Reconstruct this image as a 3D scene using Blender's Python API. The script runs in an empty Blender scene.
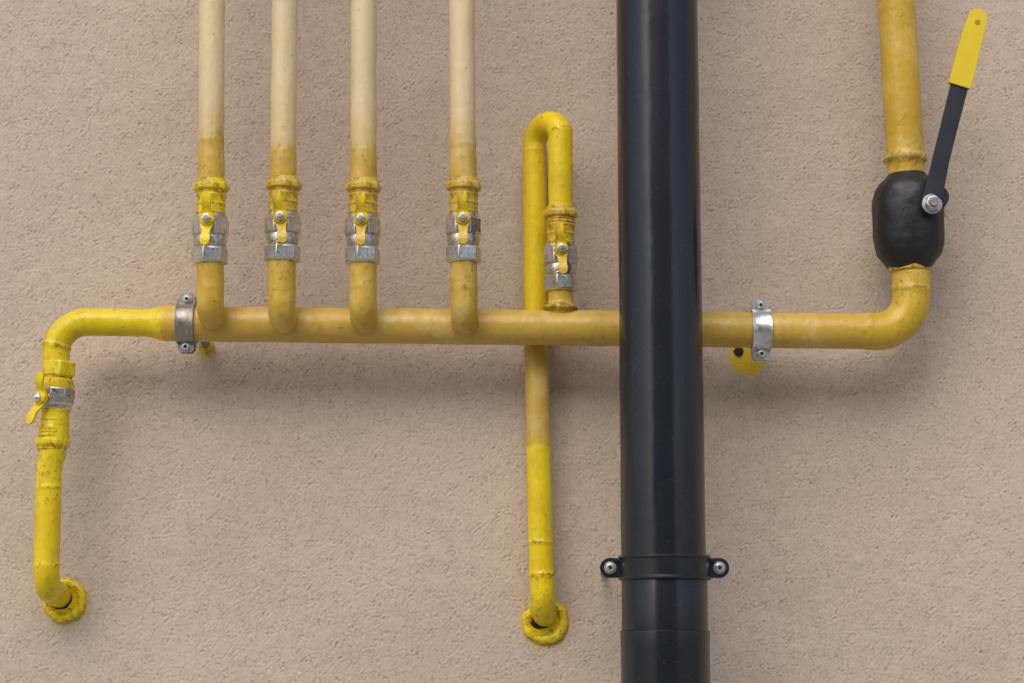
import bpy, math, random, bmesh
import numpy as np
from mathutils import Vector, Matrix, noise
random.seed(4)
scene=bpy.context.scene
# ---------------------------------------------------------------- camera model
D=2.5; TH=math.radians(9); F=1950.0
C=Vector((0,-D,1.8))
FW=Vector((0,math.cos(TH),math.sin(TH))); UP=Vector((0,-math.sin(TH),math.cos(TH))); RT=Vector((1,0,0))
def P(px,py,d):
    """point of the wall front at stand-off d that was measured at px,py in the survey photo"""
    v=FW+RT*((px-512)/F)-UP*((py-341.5)/F)
    t=(D-d)/v.y
    return C+v*t
def mpp(px,py,d):
    v=FW+RT*((px-512)/F)-UP*((py-341.5)/F)
    return ((D-d)/v.y)/F
def PX(co):
    r=co-C; z=r.dot(FW)
    return (512+F*r.dot(RT)/z, 341.5-F*r.dot(UP)/z)
cam=bpy.data.cameras.new("camera"); co=bpy.data.objects.new("camera",cam); scene.collection.objects.link(co)
co.location=C; co.rotation_euler=(math.radians(90)+TH,0,0)
cam.sensor_width=36; cam.lens=F/1024*36; cam.clip_end=500; cam.clip_start=0.05
scene.camera=co
# ---------------------------------------------------------------- node helper
class NT:
    def __init__(s,name):
        s.m=bpy.data.materials.new(name); s.m.use_nodes=True; s.t=s.m.node_tree; s.n=s.t.nodes; s.l=s.t.links
        s.b=s.n["Principled BSDF"]
        s.tc=s.n.new("ShaderNodeTexCoord")
    def link(s,a,b): s.l.new(a,b)
    def noise(s,scale,detail=4,rough=0.5,stretch=None,w=None,dist=0):
        n=s.n.new("ShaderNodeTexNoise"); n.inputs["Scale"].default_value=scale; n.inputs["Detail"].default_value=detail
        n.inputs["Roughness"].default_value=rough; n.inputs["Distortion"].default_value=dist
        src=s.tc.outputs["Object"]
        if stretch or w:
            mp=s.n.new("ShaderNodeMapping"); mp.inputs["Scale"].default_value=stretch or (1,1,1)
            if w: mp.inputs["Location"].default_value=w
            s.link(src,mp.inputs[0]); src=mp.outputs[0]
        s.link(src,n.inputs["Vector"]); return n.outputs["Fac"]
    def math(s,op,a,b=None,clamp=False):
        n=s.n.new("ShaderNodeMath"); n.operation=op; n.use_clamp=clamp
        for i,v in enumerate((a,b)):
            if v is None: continue
            if isinstance(v,(int,float)): n.inputs[i].default_value=v
            else: s.link(v,n.inputs[i])
        return n.outputs[0]
    def rng(s,v,a,b,c=0,d=1,smooth=False):
        n=s.n.new("ShaderNodeMapRange"); n.inputs[1].default_value=a; n.inputs[2].default_value=b
        n.inputs[3].default_value=c; n.inputs[4].default_value=d
        if smooth: n.interpolation_type='SMOOTHSTEP'
        s.link(v,n.inputs[0]); return n.outputs[0]
    def mix(s,f,a,b,mode='MIX'):
        n=s.n.new("ShaderNodeMix"); n.data_type='RGBA'; n.blend_type=mode
        for i,v in ((0,f),(6,a),(7,b)):
            if isinstance(v,(int,float)): n.inputs[i].default_value=v
            elif isinstance(v,tuple): n.inputs[i].default_value=(*v,1)
            else: s.link(v,n.inputs[i])
        return n.outputs[2]
    def attr(s,name):
        n=s.n.new("ShaderNodeAttribute"); n.attribute_name=name; return n.outputs["Fac"]
    def grey(s,v):
        n=s.n.new("ShaderNodeCombineColor")
        for i in range(3): s.link(v,n.inputs[i])
        return n.outputs[0]
    def bump(s,h,strength,dist,prev=None):
        n=s.n.new("ShaderNodeBump"); n.inputs["Strength"].default_value=strength; n.inputs["Distance"].default_value=dist
        s.link(h,n.inputs["Height"])
        if prev is not None: s.link(prev,n.inputs["Normal"])
        return n.outputs[0]
    def set(s,**k):
        for a,v in k.items():
            i=s.b.inputs[{'col':'Base Color','rough':'Roughness','metal':'Metallic','nrm':'Normal','spec':'Specular IOR Level'}[a]]
            if isinstance(v,tuple): i.default_value=(*v,1)
            elif isinstance(v,(int,float)): i.default_value=v
            else: s.link(v,i)
# ---------------------------------------------------------------- materials
def mat_paint():
    k=NT("gas_pipe_paint")
    tone=k.attr("tone"); dirt=k.attr("dirt")
    n1=k.noise(45,5,0.6,(1,1,0.5)); n2=k.noise(14,2,0.5); ns=k.noise(130,2,0.5,(1,1,0.10),(2,5,1))
    off=k.math('MULTIPLY',k.math('SUBTRACT',k.math('ADD',k.math('ADD',k.math('MULTIPLY',n1,0.6),k.math('MULTIPLY',n2,0.2)),k.math('MULTIPLY',ns,0.2)),0.5),2.1)
    t=k.math('ADD',tone,off)
    cream=(0.78,0.63,0.38); must=(0.61,0.405,0.068); lem=(0.82,0.60,0.006)
    n3=k.noise(22,5,0.65,(1,1,0.8),(3,1,2))
    # thin coats: paler undercoat shows through in brushed patches
    mm=k.mix(k.math('MULTIPLY',k.rng(n3,0.50,0.58),0.8),must,(0.68,0.49,0.16))
    mm=k.mix(k.math('MULTIPLY',k.rng(n1,0.54,0.64),0.5),mm,(0.50,0.31,0.045))
    mm=k.mix(k.rng(tone,1.04,1.25),mm,k.mix(k.rng(n3,0.45,0.62),(0.64,0.41,0.025),(0.73,0.51,0.07)))
    ll=k.mix(k.rng(n3,0.35,0.65),lem,(0.86,0.68,0.012))
    ll=k.mix(k.math('MULTIPLY',k.rng(n1,0.54,0.62),0.45),ll,(0.68,0.44,0.01))
    cr=k.mix(k.math('MULTIPLY',k.rng(n3,0.50,0.66),0.22),cream,(0.72,0.53,0.24))
    # halo of thin ochre over-painting just above the paint line
    cr=k.mix(k.math('MULTIPLY',k.rng(t,-0.15,0.44),0.75),cr,(0.70,0.49,0.16))
    c=k.mix(k.rng(t,0.40,0.62),cr,mm)
    c=k.mix(k.rng(t,1.44,1.54),c,ll)
    c=k.mix(1.0,c,k.grey(k.rng(n2,0.25,0.75,0.90,1.04)),'MULTIPLY')
    n5=k.noise(150,4,0.7,None,(1,9,1))
    d=k.math('MULTIPLY',k.rng(k.math('ADD',n5,k.math('MULTIPLY',dirt,0.26)),0.63,0.76),0.75)
    c=k.mix(d,c,(0.22,0.125,0.025))
    k.set(col=c,rough=k.rng(n1,0.3,0.7,0.25,0.46))
    h=k.math('ADD',k.math('MULTIPLY',n1,0.8),k.math('ADD',k.math('MULTIPLY',n5,0.35),k.math('ADD',k.math('MULTIPLY',ns,0.16),k.math('MULTIPLY',k.rng(t,1.44,1.56),0.15))))
    k.set(nrm=k.bump(h,0.5,0.003),spec=0.5); return k.m
WA=(0.548,0.447,0.355); WB=(0.605,0.498,0.400)
def mat_wall():
    k=NT("stucco")
    h=k.attr("grain"); y=k.attr("overspray"); lf=k.attr("mottle")
    base=k.mix(lf,WA,WB)
    base=k.mix(1.0,base,k.grey(k.rng(h,0.0,1.0,0.70,1.12)),'MULTIPLY')  # pits darkened in colour to deepen the soft shading of the relief
    base=k.mix(y,base,(0.70,0.50,0.03))
    k.set(col=base,rough=0.92,spec=0.2); return k.m
def mat_wall2():
    k=NT("stucco_far")
    a=k.noise(210,4,0.7); lf=k.noise(1.6,3,0.55)
    base=k.mix(k.rng(lf,0.3,0.7),WA,WB)
    base=k.mix(1.0,base,k.grey(k.rng(a,0.3,0.7,0.80,1.08)),'MULTIPLY')  # lows of the bump tinted darker, adding shade contrast in the colour
    k.set(col=base,rough=0.92,spec=0.2,nrm=k.bump(a,1.0,0.0035)); return k.m
def mat_steel(name,col,paint=0.6,rough=0.38,grime=0.55):
    k=NT(name)
    n=k.noise(110,4,0.65); n2=k.noise(40,3,0.6,None,(2,2,2))
    m=k.rng(n,paint,paint+0.06)
    c=k.mix(k.rng(n2,0.3,0.7),col,tuple(v*0.66 for v in col))
    c=k.mix(m,c,(0.60,0.44,0.07))
    g=k.rng(k.noise(200,3,0.7,None,(6,6,6)),0.58,0.70)
    c=k.mix(k.math('MULTIPLY',g,grime),c,(0.09,0.08,0.06))
    k.set(col=c,metal=k.rng(m,0,1,0.92,0.0),rough=k.rng(n2,0.3,0.7,rough-0.08,rough+0.14))
    k.set(nrm=k.bump(n,0.45,0.0014)); return k.m
def mat_simple(name,col,rough,var=0.3,metal=0,bs=200,bd=0.0004,spec=0.5):
    k=NT(name); n=k.noise(25,4,0.6); n2=k.noise(bs,3,0.6)
    k.set(col=k.mix(k.rng(n,0.3,0.7),col,tuple(min(1,c*(1+var)) for c in col)),rough=k.rng(n,0.3,0.7,rough,min(1,rough+0.12)),metal=metal,spec=spec)
    k.set(nrm=k.bump(n2,0.3,bd)); return k.m
def mat_pvc():
    k=NT("drainpipe_plastic")
    n=k.noise(20,4,0.6,(1,1,0.12)); n2=k.noise(260,3,0.75,None,(3,3,1)); n3=k.noise(6,3,0.6,(1,1,0.3),(1,5,1))
    c=k.mix(k.rng(n,0.3,0.7),(0.010,0.013,0.020),(0.015,0.018,0.027))
    c=k.mix(k.math('MULTIPLY',k.rng(n2,0.61,0.70),0.40),c,(0.10,0.09,0.08))
    k.set(col=c,rough=k.rng(n3,0.3,0.7,0.18,0.28),spec=0.55)
    k.set(nrm=k.bump(k.noise(9,2,0.5,(1,1,0.35)),0.2,0.004)); return k.m
PAINT=mat_paint(); WALL=mat_wall(); WALL2=mat_wall2()
STEEL=mat_steel("valve_nickel",(0.78,0.74,0.67),0.62,0.26,0.8); ZINC=mat_steel("zinc_plated",(0.84,0.85,0.86),0.80,0.30,0.3)
OLDST=mat_steel("weathered_steel",(0.42,0.40,0.37),0.64,0.42,0.8)
BLACK=mat_simple("black_valve_coating",(0.010,0.010,0.011),0.42,0.8,0,70,0.004)
LEVER=mat_simple("lever_black_enamel",(0.013,0.016,0.026),0.35,0.5)
GRIP=mat_simple("lever_grip_vinyl",(0.76,0.56,0.012),0.38,0.10)
PVC=mat_pvc(); DARK=mat_simple("recess_shade_and_plug",(0.02,0.017,0.012),0.9)  # near-black colour for painted recess shade; also the plug's own colour
CLAMPB=mat_simple("black_clamp_plastic",(0.009,0.012,0.018),0.28,0.5)
# ---------------------------------------------------------------- mesh helpers
def empty(name,loc=(0,0,0),mat=None):
    e=bpy.data.objects.new(name,None); scene.collection.objects.link(e); e.empty_display_size=0.02
    if mat is not None: e.matrix_world=mat
    else: e.location=loc
    return e
def mk(name,verts,faces,mat,parent=None,smooth=True,tone=None,dirt=None,bevel=0,angle=35):
    me=bpy.data.meshes.new(name); me.from_pydata([tuple(v) for v in verts],[],faces); me.update()
    ob=bpy.data.objects.new(name,me); scene.collection.objects.link(ob); me.materials.append(mat)
    bm=bmesh.new(); bm.from_mesh(me); bmesh.ops.recalc_face_normals(bm,faces=bm.faces); bm.to_mesh(me); bm.free()
    if smooth:
        for p in me.polygons: p.use_smooth=True
        if smooth!='all':
            me.set_sharp_from_angle(angle=math.radians(angle))
    if tone is not None:
        a=me.attributes.new("tone",'FLOAT','POINT'); a.data.foreach_set("value",[tone]*len(verts) if not isinstance(tone,list) else tone)
        b=me.attributes.new("dirt",'FLOAT','POINT')
        b.data.foreach_set("value",[dirt or 0.0]*len(verts) if not isinstance(dirt,list) else dirt)
    if bevel:
        md=ob.modifiers.new("bevel",'BEVEL'); md.width=bevel; md.segments=2; md.limit_method='ANGLE'; md.angle_limit=math.radians(30)
    if parent is not None: ob.parent=parent
    return ob
def fillet(pts,rad):
    out=[pts[0]]
    for i in range(1,len(pts)-1):
        p0,p,p1=pts[i-1],pts[i],pts[i+1]; r=rad[i] if isinstance(rad,(list,tuple)) else rad
        a=(p0-p).normalized(); b=(p1-p).normalized(); ang=a.angle(b)
        if r<=0 or ang>math.radians(178): out.append(p); continue
        tl=r/math.tan(ang/2); s=p+a*tl; e=p+b*tl
        cdir=(a+b).normalized(); cc=p+cdir*(r/math.sin(ang/2))
        v0=s-cc; v1=e-cc; tot=v0.angle(v1); ax=v0.cross(v1).normalized(); n=max(6,int(tot/math.radians(4)))
        for k in range(n+1): out.append(cc+Matrix.Rotation(tot*k/n,3,ax)@v0)
    out.append(pts[-1]); return out
def tube(name,pts,r,rad=0.03,mat=PAINT,parent=None,tone=0,beads=(),rfn=None,seg=36,step=0.002,wob=0.0004,dirtbase=0.0):
    """beads: (px,py,height_m,width_m) weld beads"""
    path=fillet([Vector(p) for p in pts],rad)
    dense=[]; 
    for a,b in zip(path,path[1:]):
        L=(b-a).length; n=max(1,int(L/step)); 
        for k in range(n): dense.append(a.lerp(b,k/n))
    dense.append(path[-1])
    keep=[]
    for i,p in enumerate(dense):
        x,y=PX(p)
        if (y<-40 or y>740) and i%20 and i not in (0,len(dense)-1): continue
        keep.append(p)
    bc=[]
    for (bx,by,h,w) in beads:
        best=min(keep,key=lambda q:(PX(q)[0]-bx)**2+(PX(q)[1]-by)**2); bc.append((best,h,w))
    V=[];T=[];Dt=[]; n=len(keep); nrm=None
    for i,p in enumerate(keep):
        t=(keep[min(i+1,n-1)]-keep[max(i-1,0)]).normalized()
        if nrm is None:
            nrm=Vector((0,1,0)) if abs(t.y)<0.9 else Vector((1,0,0))
        nrm=(nrm-t*nrm.dot(t)).normalized(); bi=t.cross(nrm)
        px=PX(p); rr=r*(rfn(px) if rfn else 1); dd=dirtbase(px) if callable(dirtbase) else dirtbase; add=0
        for (q,h,w) in bc:
            ds=(p-q).length
            if ds<w*4:
                g=math.exp(-(ds/w)**2); add+=h*g; dd=max(dd,min(1,h/0.0022)*math.exp(-(ds/(w*1.3))**2))
        tv=tone(px) if callable(tone) else tone
        for k in range(seg):
            a=2*math.pi*k/seg; dv=nrm*math.cos(a)+bi*math.sin(a)
            w1=noise.noise((p+dv*rr)*18)*wob*1.2+noise.noise((p+dv*rr)*120)*wob*0.6
            if add>0.0001: w1+=add*(1+0.55*noise.noise((p+dv*rr)*260))
            V.append(p+dv*(rr+w1)); T.append(tv); Dt.append(dd)
    Fc=[]
    for i in range(n-1):
        for k in range(seg):
            k2=(k+1)%seg; Fc.append((i*seg+k,i*seg+k2,(i+1)*seg+k2,(i+1)*seg+k))
    Fc.append(tuple(range(seg))); Fc.append(tuple((n-1)*seg+k for k in range(seg)))
    return mk(name,V,Fc,mat,parent,True,T,Dt,angle=60)
def lathe(name,prof,n,mat,parent=None,axis='Z',rot=0,tone=None,dirt=None,bevel=0,smooth=True,off=(0,0,0),wob=0,sq=0):
    V=[];off=Vector(off)
    for (z,r) in prof:
        for k in range(n):
            a=2*math.pi*k/n+rot; ca,sa=math.cos(a),math.sin(a); rr=r
            if sq: rr=r*(1/((abs(ca)**sq+abs(sa)**sq)**(1/sq)))
            if wob: rr+=wob*(noise.noise(Vector((ca*r,sa*r,z))*45)+0.5*noise.noise(Vector((ca*r,sa*r,z))*150))
            x,y=rr*ca,rr*sa
            v={'Z':Vector((x,y,z)),'Y':Vector((x,-z,y)),'X':Vector((z,x,y))}[axis]
            V.append(v+off)
    Fc=[]
    for i in range(len(prof)-1):
        for k in range(n):
            k2=(k+1)%n; Fc.append((i*n+k,i*n+k2,(i+1)*n+k2,(i+1)*n+k))
    Fc.append(tuple(range(n))[::-1]); Fc.append(tuple((len(prof)-1)*n+k for k in range(n)))
    return mk(name,V,Fc,mat,parent,smooth,tone,dirt,bevel)
def plate(name,st,th,mat,parent=None,tone=None,dirt=None,bevel=0.0006):
    """st: (x,z,out,halfwidth) ; thickness along y"""
    L=[]; n=len(st)
    for i,(x,z,o,h) in enumerate(st):
        a=st[max(i-1,0)]; b=st[min(i+1,n-1)]; t=Vector((b[0]-a[0],b[1]-a[1])).normalized(); p=Vector((-t.y,t.x))
        for s,yy in ((1,-o),(1,-o+th),(-1,-o+th),(-1,-o)):
            L.append(Vector((x+p.x*h*s,yy,z+p.y*h*s)))
    Fc=[]
    for i in range(n-1):
        for k in range(4):
            k2=(k+1)%4; Fc.append((i*4+k,i*4+k2,(i+1)*4+k2,(i+1)*4+k))
    Fc.append((0,1,2,3)); Fc.append(tuple((n-1)*4+k for k in range(4)))
    return mk(name,L,Fc,mat,parent,True,tone,dirt,bevel)
def roundend(st,at_end=True,n=5):
    a=st[-1] if at_end else st[0]; b=st[-2] if at_end else st[1]
    d=Vector((a[0]-b[0],a[1]-b[1])).normalized(); h=a[3]; add=[]
    for k in range(1,n+1):
        f=math.sin(math.pi/2*k/n)*h; hw=max(h*math.cos(math.pi/2*k/n),h*0.06)
        add.append((a[0]+d.x*f,a[1]+d.y*f,a[2],hw))
    return st+add if at_end else add[::-1]+st
def screw(name,loc,r,parent,mat,hexn=6,slot=True,h=None):
    h=h or r*0.7
    lathe(name+"_washer",[(0,r*1.35),(r*0.22,r*1.35)],24,mat,parent,'Y',off=loc,bevel=r*0.06)
    o=Vector(loc)+Vector((0,-r*0.22,0))
    lathe(name+"_head",[(0,r),(h*0.8,r),(h,r*0.8)],hexn,mat,parent,'Y',off=o,rot=0.3,bevel=r*0.05)
    if slot:
        lathe(name+"_socket_shade",[(0,r*0.42),(0.0003,r*0.42)],6,DARK,parent,'Y',off=o+Vector((0,-h,0)),rot=0.1)  # flat dark disc on the head, painting the shade of a recess
# ---------------------------------------------------------------- stucco wall (real relief around the pipework)
def build_wall():
    st=0.0015; x0,x1,z0,z1=-1.05,1.05,1.6,2.85
    nx=int((x1-x0)/st)+1; nz=int((z1-z0)/st)+1
    fx=np.fft.fftfreq(nx,st)[None,:]; fz=np.fft.fftfreq(nz,st)[:,None]
    def band(wl,bw,seed,an=1.0):
        g=np.random.RandomState(seed).randn(nz,nx)
        ff=np.sqrt(fx**2+(fz*an)**2)
        H=np.exp(-((np.log(np.maximum(ff,1e-6))-math.log(1/wl))/bw)**2)
        o=np.real(np.fft.ifft2(np.fft.fft2(g)*H)); return o/o.std()
    # broadband sand grain: 1/f-like spectrum, no single wavelength
    a=band(0.0040,0.55,1); b=band(0.0070,0.7,2); c=band(0.018,0.8,3); amp=np.clip(1+0.35*band(0.03,0.8,31),0.3,2)
    h=(0.85*a+0.7*b)*amp+0.28*c
    h=np.where(h>0,np.tanh(h*0.7)/0.9,h*0.8)      # flattened tops, open pores
    d=band(0.010,0.5,5); groove=np.exp(-(d/0.12)**2)*np.clip((band(0.012,0.8,7)-0.7)*2,0,1)
    h=h-0.8*groove
    mot=band(0.5,0.8,8)*0.5+band(0.09,0.7,9,0.35)*0.35+band(0.03,0.5,19)*0.3
    X,Z=np.meshgrid(np.linspace(x0,x1,nx),np.linspace(z0,z1,nz))
    edge=np.minimum.reduce([X-x0,x1-X,Z-z0,z1-Z]); fade=np.clip(edge/0.03,0,1)
    Y=-0.00044*h*fade -0.0008*band(0.16,0.6,12)*fade*0.5
    over=np.zeros_like(X); sp=0.6*a+0.5*b+0.5*c
    for (px,py,r,s,th) in ((748,357,18,0.95,0.4),(738,352,9,0.9,0.0),(66,602,22,0.85,.8),(545,623,23,0.85,.8),(206,350,8,.7,.3)):
        p=P(px,py,0); dd=np.sqrt((X-p.x)**2+(Z-p.z)**2)/(r*0.00128)
        over=np.maximum(over,s*np.clip((1.15-dd+0.16*(sp-th)),0,0.12)/0.12*(dd<1.7))
    n0=nx*nz
    co=np.empty((n0+12,3),dtype=np.float32)
    co[:n0,0]=X.ravel(); co[:n0,1]=Y.ravel(); co[:n0,2]=Z.ravel()
    ext=[(-9,0,0),(9,0,0),(9,0,6.5),(-9,0,6.5),(x0,0,z0),(x1,0,z0),(x1,0,z1),(x0,0,z1),(-9,.35,0),(9,.35,0),(9,.35,6.5),(-9,.35,6.5)]
    co[n0:]=ext
    idx=np.arange(n0).reshape(nz,nx)
    q=np.stack([idx[:-1,:-1],idx[:-1,1:],idx[1:,1:],idx[1:,:-1]],-1).reshape(-1,4)
    e=n0
    fr=np.array([(e,e+1,e+5,e+4),(e+1,e+2,e+6,e+5),(e+2,e+3,e+7,e+6),(e+3,e,e+4,e+7),(e+3,e+2,e+10,e+11),(e,e+3,e+11,e+8),(e+2,e+1,e+9,e+10),(e+9,e+8,e+11,e+10)])
    fa=np.concatenate([q,fr]).astype(np.int32); nf=len(fa)
    me=bpy.data.meshes.new("stucco_wall"); me.vertices.add(len(co)); me.vertices.foreach_set("co",co.ravel())
    me.loops.add(nf*4); me.loops.foreach_set("vertex_index",fa.ravel())
    me.polygons.add(nf); me.polygons.foreach_set("loop_start",np.arange(0,nf*4,4,dtype=np.int32))
    mi=np.zeros(nf,dtype=np.int32); mi[len(q):]=1
    me.materials.append(WALL); me.materials.append(WALL2)
    me.update(calc_edges=True); me.polygons.foreach_set("material_index",mi)
    sm=np.ones(nf,dtype=bool); sm[len(q):]=False; me.polygons.foreach_set("use_smooth",sm)
    def at(nm,arr,fill):
        v=np.full(len(co),fill,dtype=np.float32); v[:n0]=arr.ravel(); me.attributes.new(nm,'FLOAT','POINT').data.foreach_set("value",v)
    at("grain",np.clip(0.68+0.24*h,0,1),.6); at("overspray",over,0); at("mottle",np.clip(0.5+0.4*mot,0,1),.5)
    ob=bpy.data.objects.new("stucco_wall",me); scene.collection.objects.link(ob)
build_wall()
GR=mat_simple("ground_soil",(0.16,0.14,0.11),0.9,0.4,0,30,0.01)
PV=mat_simple("pavement_concrete",(0.36,0.35,0.33),0.85,0.2,0,80,0.003)
mk("ground",[(-200,-200,-0.1),(200,-200,-0.1),(200,200,-0.1),(-200,200,-0.1)],[(0,1,2,3)],GR,smooth=False)
mk("pavement",[(-12,-5.5,0.0),(12,-5.5,0.0),(12,0,0.0),(-12,0,0),(-12,-5.5,-0.12),(12,-5.5,-0.12),(12,0,-.12),(-12,0,-.12)],
   [(0,1,2,3),(0,4,5,1),(1,5,6,2),(3,2,6,7),(0,3,7,4)],PV,smooth=False)
# unseen block, added and sized to shape the reflections in the glossy pipe
FAC=mat_simple("facade_render",(0.42,0.40,0.37),0.9,0.15,0,20,0.002); GLS=mat_simple("window_glass",(0.03,0.04,0.05),0.1,0.3); FRM=mat_simple("window_frame",(0.7,0.7,0.68),0.5,0.1)
ab=empty("added_reflection_block",(2,-20,0))
def box(name,x0,x1,y0,y1,z0,z1,mat,par):
    V=[(x,y,z) for z in (z0,z1) for y in (y0,y1) for x in (x0,x1)]
    return mk(name,V,[(0,1,3,2),(4,5,7,6),(0,1,5,4),(2,3,7,6),(0,2,6,4),(1,3,7,5)],mat,par,smooth=False)
box("walls",-13,9,-8,0,-0.1,12.2,FAC,ab); box("roof_slab",-13.3,9.3,-8.3,0.3,12.203,12.5,FRM,ab)
for fl in range(4):
    for c in range(7):
        x=-12.0+c*3.0; z=1.0+fl*2.9
        box("window_frame",x-.08,x+1.48,0.003,.06,z-.08,z+1.58,FRM,ab); box("window_pane",x,x+1.4,0.063,.075,z,z+1.5,GLS,ab)
# ---------------------------------------------------------------- gas header
HD=0.080
m=mpp(400,325,HD); HR=17.8*m
def hy(x): return 323.2+(x-150)*(331.5-323.2)/(880-150)
def sst(v,a,b): 
    t=max(0,min(1,(v-a)/(b-a))); return t*t*(3-2*t)
def adopt(ob,par):
    bpy.context.view_layer.update(); ob.parent=par; ob.matrix_parent_inverse=par.matrix_world.inverted()
hdr=empty("gas_header_pipe",P(400,325,HD)); 
def head_tone(p):
    x,y=p
    t=1.03+1.0*(1-sst(x,135,185))
    if x>610: t=1.06+0.18*sst(x,820,900)
    return t
hd=tube("header_run",[P(148,hy(148),HD),P(911,hy(911),HD),P(911,262,HD)],HR,[0,0.044,0],tone=head_tone,
  beads=[(600,328,.0006,.003),(868,331,.0009,.0035),(912,290,.0014,.004)],dirtbase=lambda p:0.10+0.15*sst(p[0],840,900),
  rfn=lambda p:0.80+0.2*sst(p[0],149,165)+ (0.06*(sst(p[0],860,880)) ) )
adopt(hd,hdr)
sup=empty("gas_supply_pipe",P(900,60,HD))
ms=mpp(900,80,HD)
pt=P(896,0,HD); pb=P(907,185,HD); dirv=(pt-pb).normalized()
o=tube("supply_run",[pb,pt+dirv*3.0],18.6*ms,0,tone=lambda p:1.20,beads=[(905,160,.0038,.0055)],dirtbase=lambda p:0.1+0.2*sst(p[1],100,160)); adopt(o,sup)
# ---------------------------------------------------------------- branch on the left
br=empty("gas_branch_pipe",P(57,400,HD)); mb=mpp(57,400,HD); BR=13.8*mb
o=tube("branch_run",[P(160,hy(158),HD),P(56.5,321.5,HD),P(55,440,HD),P(49,470,HD),P(46,588,HD),P(64,598,-0.03)],BR,[0,0.038,0,0.0,0.030,0],
   tone=lambda p:2.1,beads=[(84,322,.0008,.003),(58,346,.0018,.003),(50,487,.0012,.002),(47,566,.0009,.003)],
   rfn=lambda p:1.0-0.08*sst(p[1],440,470),dirtbase=lambda p:0.12+0.2*sst(p[1],330,350)*(1-sst(p[1],480,540))+0.3*sst(p[1],560,600)); adopt(o,br)
# ---------------------------------------------------------------- risers
RD=0.127
RIS=[(212,210,313,140,.04,.10),(285,281.5,317,152,.10,.02),(364,363,317,150,.02,.08),(462,464,318,146,.06,.0)]
for (xt,xb,yc,ytr,ct,mt) in RIS:
    e=empty("gas_riser_pipe",P(xt,80,RD)); mr=mpp(xt,150,RD)
    a=P(xt,0,RD); b=P(xb,yc,RD); dv=(a-b).normalized(); end=P(xb,yc,RD); end=Vector((end.x,-HD,end.z))
    o=tube("riser_run",[a+dv*3,b,end],12.9*mr,[0,0.020,0],
        tone=lambda p,y0=ytr,ct=ct,mt=mt:-0.18+ct+0.40*sst(p[1],y0-60,y0-8)+0.80*sst(p[1],y0-16,y0+18)+mt*sst(p[1],y0,y0+40),
        beads=[(xt,ytr+1,.0004,.002),(xb,289,.0004,.004)],rfn=lambda p:1.0+0.05*sst(p[1],150,160),
        dirtbase=lambda p:0.25*sst(p[1],140,165)); adopt(o,e)
# ---------------------------------------------------------------- loop pipe
lp=empty("gas_loop_pipe",P(545,200,HD)); LD=0.036; LR=12.2*mpp(545,200,HD)
pr=P(560.5,318,HD); prt=P(560.5,124,HD); plt=P(534.5,124,LD)
mid=(prt+plt)/2; hv=(prt-plt)/2; hv.z=0; R=hv.length; arc=[]
zt=P(547,132,0.06).z
for k in range(0,25):
    a=math.pi*k/24; arc.append(Vector((mid.x,mid.y,zt))+hv*math.cos(a)+Vector((0,0,R*0.85*math.sin(a)-0.012)))
low=[P(536,340,LD),P(541,560,LD),P(543,612,LD),P(547,617,-0.04)]
o=tube("loop_run",[pr]+arc+low,LR,[0]+[0]*len(arc)+[0,0,0.030,0],tone=lambda p:(2.1 if p[1]<240 else (1.15 if p[0]>549 and p[1]<325 else (2.0 if p[1]<325 else 1.04+1.1*sst(p[1],430,465)))),
  beads=[(561,133,.0016,.0025),(534,152,.0006,.002),(541,543,.0014,.002),(542,574,.0016,.003),(560.5,308,.0065,.0045)],
  dirtbase=lambda p:0.08+0.3*sst(p[1],570,610)); adopt(o,lp)
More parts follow.
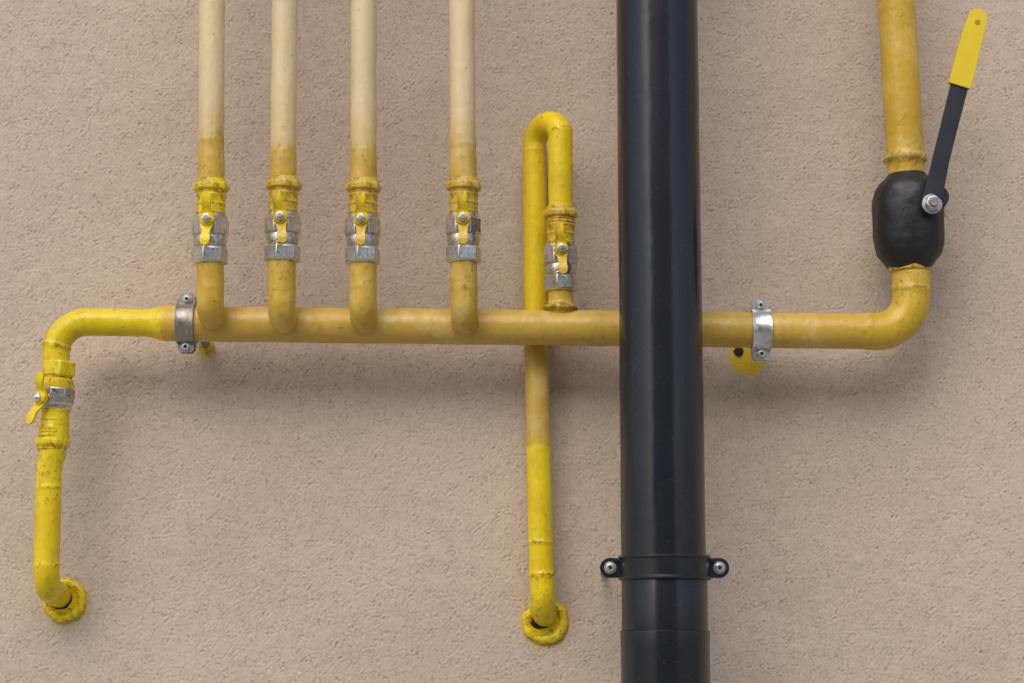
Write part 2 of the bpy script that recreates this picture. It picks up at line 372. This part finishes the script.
# ---------------------------------------------------------------- small ball valves
def valve(ax,ys,d,scale=1.0,yaw=0.0,flip=False,ptone=1.3,hrot=0.0,steel=STEEL,shift=0,halfsteel=False,lean=0):
    s=mpp(ax,ys,d)*scale
    M=Matrix.Translation(P(ax,ys,d))@Matrix.Rotation(lean,4,'Y')@Matrix.Rotation(yaw,4,'Z')
    e=empty("gas_ball_valve",mat=M)
    f=-1 if flip else 1
    def pr_(l): 
        q=[(z*f*s,r*s) for z,r in l]; return q[::-1] if flip else q
    S=shift
    lathe("union_collar",pr_([(33+S,16.8),(34.5+S,18.2),(39+S,18.4),(41.5+S,16.6)]),8,PAINT,e,tone=ptone,dirt=0.4,bevel=0.7*s,rot=0.2)
    lathe("collar_lip",pr_([(41+S,15.2),(44+S,14.8),(45+S,13.8)]),30,PAINT,e,tone=ptone,dirt=0.5)
    prof=[(2,14.2)]
    z=9
    while z<31+S:
        prof+=[(z,14.2),(z+0.8,14.8),(z+2.2,14.8),(z+3,14.2)]; z+=3.6 if z>24 else 9
    lathe("painted_neck",pr_(prof),32,PAINT,e,tone=ptone,dirt=0.4,wob=0.0004)
    lathe("body_shoulder",pr_([(4,15.2),(5,16.2),(8,16.0),(9.5,14.4)]),32,steel,e,tone=1,dirt=.2)
    lathe("body_hexagon",pr_([(-13,17.4),(-12,19.2),(3,19.2),(5,17.4)]),8,steel,e,bevel=0.9*s,rot=math.pi/8,tone=1,dirt=0)
    lathe("body_barrel",pr_([(-24,13.6),(-22,15.8),(-17,16.8),(-12,15.6),(-11,14)]),32,PAINT if halfsteel else steel,e,tone=ptone,dirt=.5)
    lathe("end_hexagon",pr_([(-41,16),(-39.6,18.4),(-26,18.4),(-24,16.6)]),6,PAINT if halfsteel else steel,e,bevel=0.9*s,rot=0.30,tone=ptone,dirt=.4)
    lathe("stem_boss",[(8*s,8.6*s),(17*s,8.0*s),(18*s,7.0*s)],20,steel,e,'Y',tone=1,dirt=.2)
    lathe("stem_gland",[(17*s,5.6*s),(21.5*s,5.6*s)],6,steel,e,'Y',bevel=.4*s,tone=1,dirt=.2)
    h=empty("handle"); h.parent=e; h.rotation_euler=(0,hrot,0)
    ht=2.0 if ptone>1.4 else 1.5
    up=[(0,-4*s,23*s,5.6*s),(0,3*s,23*s,7.0*s),(-.5*s,8*s,25*s,5.4*s),(-1*s,12*s,29*s,4.2*s),(-1*s,17*s,31*s,4.9*s),(-1*s,21*s,31.6*s,4.9*s)]
    dn=[(0,4*s,23.3*s,5.6*s),(0,-4*s,23.3*s,6.8*s),(.3*s,-9*s,25*s,5.0*s),(.5*s,-14*s,29*s,4.2*s),(.5*s,-20*s,31*s,4.9*s),(.5*s,-23*s,31.4*s,4.9*s)]
    plate("handle_wing_upper",roundend(up,n=4),2.8*s,PAINT,h,ht,0.2,0.7*s)
    plate("handle_wing_lower",roundend(dn,n=4),2.8*s,PAINT,h,ht,0.2,0.7*s)
    lathe("handle_hub",[(20*s,7.4*s),(25*s,7.2*s),(26*s,6.2*s)],24,PAINT,h,'Y',tone=ht,dirt=.3)
    lathe("handle_nut",[(25.5*s,4.6*s),(29.5*s,4.6*s),(30*s,3.9*s)],6,ZINC,h,'Y',bevel=.3*s,rot=.2)
    lathe("stem_tip",[(29*s,2.4*s),(31.5*s,2.3*s),(32*s,1.6*s)],14,ZINC,h,'Y')
    return e
valve(210.5,224,RD,hrot=0.05,ptone=1.62)
valve(283,222,RD,hrot=-0.12,ptone=1.25)
valve(363,224,RD,hrot=0.02,ptone=1.28)
valve(463.5,223,RD,hrot=0.0,ptone=1.18)
valve(560.5,253,HD,hrot=-0.06,ptone=1.35,shift=4,scale=0.96)
valve(56,401,HD,flip=True,yaw=-0.5,ptone=2.0,hrot=0.22,halfsteel=True,shift=6,scale=0.98,lean=0.05)
# ---------------------------------------------------------------- large lever valve
VX,VY=908.5,225; s=mpp(VX,VY,HD)
e=empty("lever_ball_valve",P(VX,VY,HD))
prof=[(-47,19),(-43,21.5),(-37,26),(-30,31.5),(-22,33.8),(-5,34.6),(15,35),(28,34.2),(36,31.5),(42,27),(46,22.5),(49,20)]
pf=[]
for (z1,r1),(z2,r2) in zip(prof,prof[1:]):
    for k in range(3): pf.append((z1+(z2-z1)*k/3,r1+(r2-r1)*k/3))
pf.append(prof[-1])
lathe("valve_body",[(z*s,r*s) for z,r in pf],72,BLACK,e,wob=0.0016,sq=2.35,rot=0.01)
lathe("lower_collar",[(-48*s,17*s),(-47*s,20.6*s),(-42*s,21.4*s),(-39*s,20*s)],40,PAINT,e,tone=1.25,dirt=.6,wob=.0008)
lathe("upper_collar",[(45*s,20*s),(49*s,20.5*s),(52*s,18.6*s)],40,BLACK,e,wob=.0006)
bx,bz=23.0*s,21*s
lathe("stem_boss",[(18*s,13*s),(34*s,12.5*s),(36*s,11*s)],28,BLACK,e,'Y',off=(bx*0.93,0,bz),wob=.0004)
lathe("stem",[(34*s,5*s),(47*s,5*s)],16,LEVER,e,'Y',off=(bx*.93,0,bz))
def L(px,py): 
    q=P(px,py,HD+40*s); b=P(VX,VY,HD); return (q.x-b.x,q.z-b.z)
def stn(l,o): return [(*L(x,y),o*s,h*s*0.98) for x,y,h in l]
lv=stn([(932,205,10.5),(933,196,10),(936,184,9),(941,160,8.6),(946,140,8.6),(954,108,8.8),(960,84,9.0)],40)
plate("lever_arm",roundend(lv,False,6),3.2*s,LEVER,e,bevel=.5*s)
gp=stn([(959,86,11.2),(962,76,11.4),(968,52,11.2),(974,30,10.6),(977.5,18,9.4)],42.5)
plate("lever_grip",roundend(gp,True,6),7*s,GRIP,e,bevel=1.6*s)
q=L(977,23); lathe("grip_hole_shade_disc",[(42.4*s,2.6*s),(42.9*s,2.6*s)],16,mat_simple("grip_hole_shade",(0.35,0.22,0.01),.7),e,'Y',off=(q[0],0,q[1]))  # brown disc paints the shade of a hole; the grip is solid
q=L(932,204)
lathe("lever_washer",[(40*s,10*s),(41.6*s,10*s)],30,ZINC,e,'Y',off=(q[0],0,q[1]),bevel=.3*s)
lathe("lever_nut",[(41.6*s,8*s),(47*s,8*s),(48*s,7*s)],6,ZINC,e,'Y',off=(q[0],0,q[1]),bevel=.5*s,rot=.25)
lathe("lever_bolt_tip",[(47*s,4.6*s),(50*s,4.4*s),(50.6*s,3.6*s)],20,OLDST,e,'Y',off=(q[0],0,q[1]))
# ---------------------------------------------------------------- header clamps
def pipeclamp(px,mat,w,lug,anchor=None):
    s=mpp(px,hy(px),HD); o0=P(px,hy(px),HD); e=empty("pipe_clamp",o0); r0=HR*1.02+0.0006; th=0.0022; hw=w/2*s
    V=[];Fc=[];N=72
    for k in range(N):
        a=2*math.pi*k/N; ca,sa=math.cos(a),math.sin(a)
        rim=[(-hw,r0),(-hw,r0+th*1.5),(-hw*.78,r0+th),(hw*.78,r0+th),(hw,r0+th*1.5),(hw,r0)]
        for x,r in rim: V.append((x,-r*ca,r*sa))
    for k in range(N):
        k2=(k+1)%N
        for j in range(6):
            j2=(j+1)%6; Fc.append((k*6+j,k*6+j2,k2*6+j2,k2*6+j))
    mk("clamp_band",V,Fc,mat,e,bevel=.0003)
    for sg in (1,-1):
        z0=sg*(r0-0.002); z1=sg*(r0+lug*s)
        for yo,nm in ((0.0035,"clamp_lug_front"),(-0.0065,"clamp_lug_back")):
            st=[(0,z0,yo,hw*.95),(0,(z0+z1)/2,yo,hw*.95),(0,z1-sg*hw*.3,yo,hw*.9),(0,z1,yo,hw*.62)]
            plate(nm,st,0.0024,mat,e,bevel=.0005)
        screw("clamp_screw",(0,-0.0037,sg*(r0+lug*s*.5)),4.0*s,e,ZINC)
    lathe("stand_off_stud",[(-HD,.0042),(-HR,.0042)],14,OLDST,e,'Y')
    if anchor:
        q=P(*anchor,0.03)-o0
        lathe("wall_anchor",[(-HD,.0062),(-HD+.028,.006),(-HD+.032,.004)],10,OLDST,e,'Y',off=(q.x,0,q.z),tone=1.9,dirt=.8,wob=.001)
        lathe("anchor_sleeve",[(-HD,.0085),(-HD+.014,.008),(-HD+.016,.0065)],14,PAINT,e,'Y',off=(q.x,0,q.z),tone=1.9,dirt=.6,wob=.0015)
    return e
pipeclamp(187,OLDST,18,11,(204,342))
c2=pipeclamp(760.5,ZINC,19,12)
q=P(739,351,0.004)-P(760.5,hy(760.5),HD)
lathe("old_plug",[(-HD,.006),(-HD+.003,.0055),(-HD+.004,.003)],12,DARK,c2,'Y',off=(q.x,0,q.z),wob=.0012)
# ---------------------------------------------------------------- wall sleeves
def sleeve(px,py,R,r,hx,hz):
    s=mpp(px,py,0); e=empty("pipe_wall_sleeve",P(px,py,0)); V=[];Fc=[];N=64;K=12
    for i in range(N):
        a=2*math.pi*i/N
        rr=r*(1+.3*noise.noise(Vector((math.cos(a)*2,math.sin(a)*2,px)))); RR=R*(1+.05*noise.noise(Vector((math.cos(a)*1.3,px,math.sin(a)*1.3))))
        for k in range(K):
            b=2*math.pi*k/K; w=1+.2*noise.noise(Vector((a*3,b,px)))
            q=RR+rr*w*math.cos(b); V.append((q*s*math.cos(a),-(0.002+rr*w*math.sin(b)*s*1.0),q*s*math.sin(a)))
    for i in range(N):
        i2=(i+1)%N
        for k in range(K):
            k2=(k+1)%K; Fc.append((i*K+k,i*K+k2,i2*K+k2,i2*K+k))
    mk("sleeve_rim",V,Fc,PAINT,e,True,1.85,.5,angle=80)
    lathe("sleeve_mortar",[(0.0015,(R-1)*s),(0.0035,(R-1)*s)],40,PAINT,e,'Y',tone=1.75,dirt=.5)
    lathe("sleeve_gap_shade",[(0.0036,(R-6.5)*s),(0.0042,(R-6.8)*s)],30,DARK,e,'Y',off=(hx*s,0,hz*s),wob=.002)  # dark disc on the mortar paints in the shade of the gap
sleeve(65,600,17.5,4.6,-4,1); sleeve(545,621,18.2,5.0,-5,3)
# ---------------------------------------------------------------- drainpipe
DD=0.168
e=empty("drainpipe",P(663,540,DD)); md=mpp(660,340,DD); DR=41.6*md
def DP(x,y): return P(x,y,DD)
a=DP(656.8,0); b=DP(663.5,560); dv=(a-b).normalized()
o=tube("upper_pipe",[a+dv*3,b,b-dv*0.09],DR,0,PVC,tone=0,seg=96,step=.006,wob=.0003); adopt(o,e)
axm=Matrix.Translation(DP(665,631))@dv.to_track_quat('Z','Y').to_matrix().to_4x4()
g=empty("socket",mat=axm); bpy.context.view_layer.update()
g.parent=e; g.matrix_parent_inverse=e.matrix_world.inverted()
R0=DR
lathe("socket_collar",[(-2.0,R0*1.045),(-.02,R0*1.045),(-.0025,R0*1.055),(0.0,R0*1.05),(0.0006,R0*1.02),(0.0006,R0*.9)],96,PVC,g)
lathe("coupling_sleeve",[(0.0,R0*1.014),(.062,R0*1.014),(.0635,R0*1.006),(.0635,R0*.95)],96,PVC,g)
ce=empty("drainpipe_clamp",mat=Matrix.Translation(DP(664.5,568)))
sc=mpp(664,568,DD); r0=R0*1.014
lathe("clamp_band",[(-12*sc,r0),(-12*sc,r0+.0036),(-9.5*sc,r0+.0038),(-8.5*sc,r0+.0022),(8.5*sc,r0+.0022),(9.5*sc,r0+.0038),(12*sc,r0+.0036),(12*sc,r0)],96,CLAMPB,ce,bevel=.0004)
for sg in (-1,1):
    xe=sg*54.5*sc
    st=[(sg*(r0-0.002),0,.004,10.5*sc),(sg*(r0+.004),0,.004,9.6*sc),(sg*(50*sc),0,.004,9.8*sc),(xe,0,.004,10*sc)]
    plate("clamp_ear",roundend(st,True,7),.009,CLAMPB,ce,bevel=.0012)
    plate("ear_rib",[(sg*(r0+.001),7.2*sc,.007,1.6*sc),(sg*50*sc,7.2*sc,.0065,1.2*sc)],.004,CLAMPB,ce,bevel=.0005)
    screw("ear_screw",(xe,-.004,0),4.6*sc,ce,ZINC,hexn=20)
    lathe("stand_off_rod",[(-DD,.004),(-.003,.004)],12,OLDST,ce,'Y',off=(xe,0,0))
# ---------------------------------------------------------------- light
v=Vector((0.20,0.72,-0.66)).normalized()
sun=bpy.data.lights.new("sun",'SUN'); sun.energy=1.3; sun.angle=math.radians(66); sun.color=(1,.985,.965)
so=bpy.data.objects.new("sun",sun); scene.collection.objects.link(so); so.rotation_euler=v.to_track_quat('-Z','Y').to_euler(); so.location=(0,-4,6)
w=bpy.data.worlds.new("World"); scene.world=w; w.use_nodes=True
sk=w.node_tree.nodes.new("ShaderNodeTexSky"); sk.sky_type='NISHITA'; sk.sun_disc=False
sk.sun_elevation=math.asin(-v.z); sk.sun_rotation=math.atan2(-v.x,-v.y)
sk.dust_density=3.5; sk.air_density=1.0; sk.ozone_density=1.0
bg=w.node_tree.nodes["Background"]; bg.inputs[1].default_value=0.15
w.node_tree.links.new(sk.outputs[0],bg.inputs[0])
scene.view_settings.view_transform='Standard'; scene.view_settings.look='None'; scene.view_settings.exposure=0
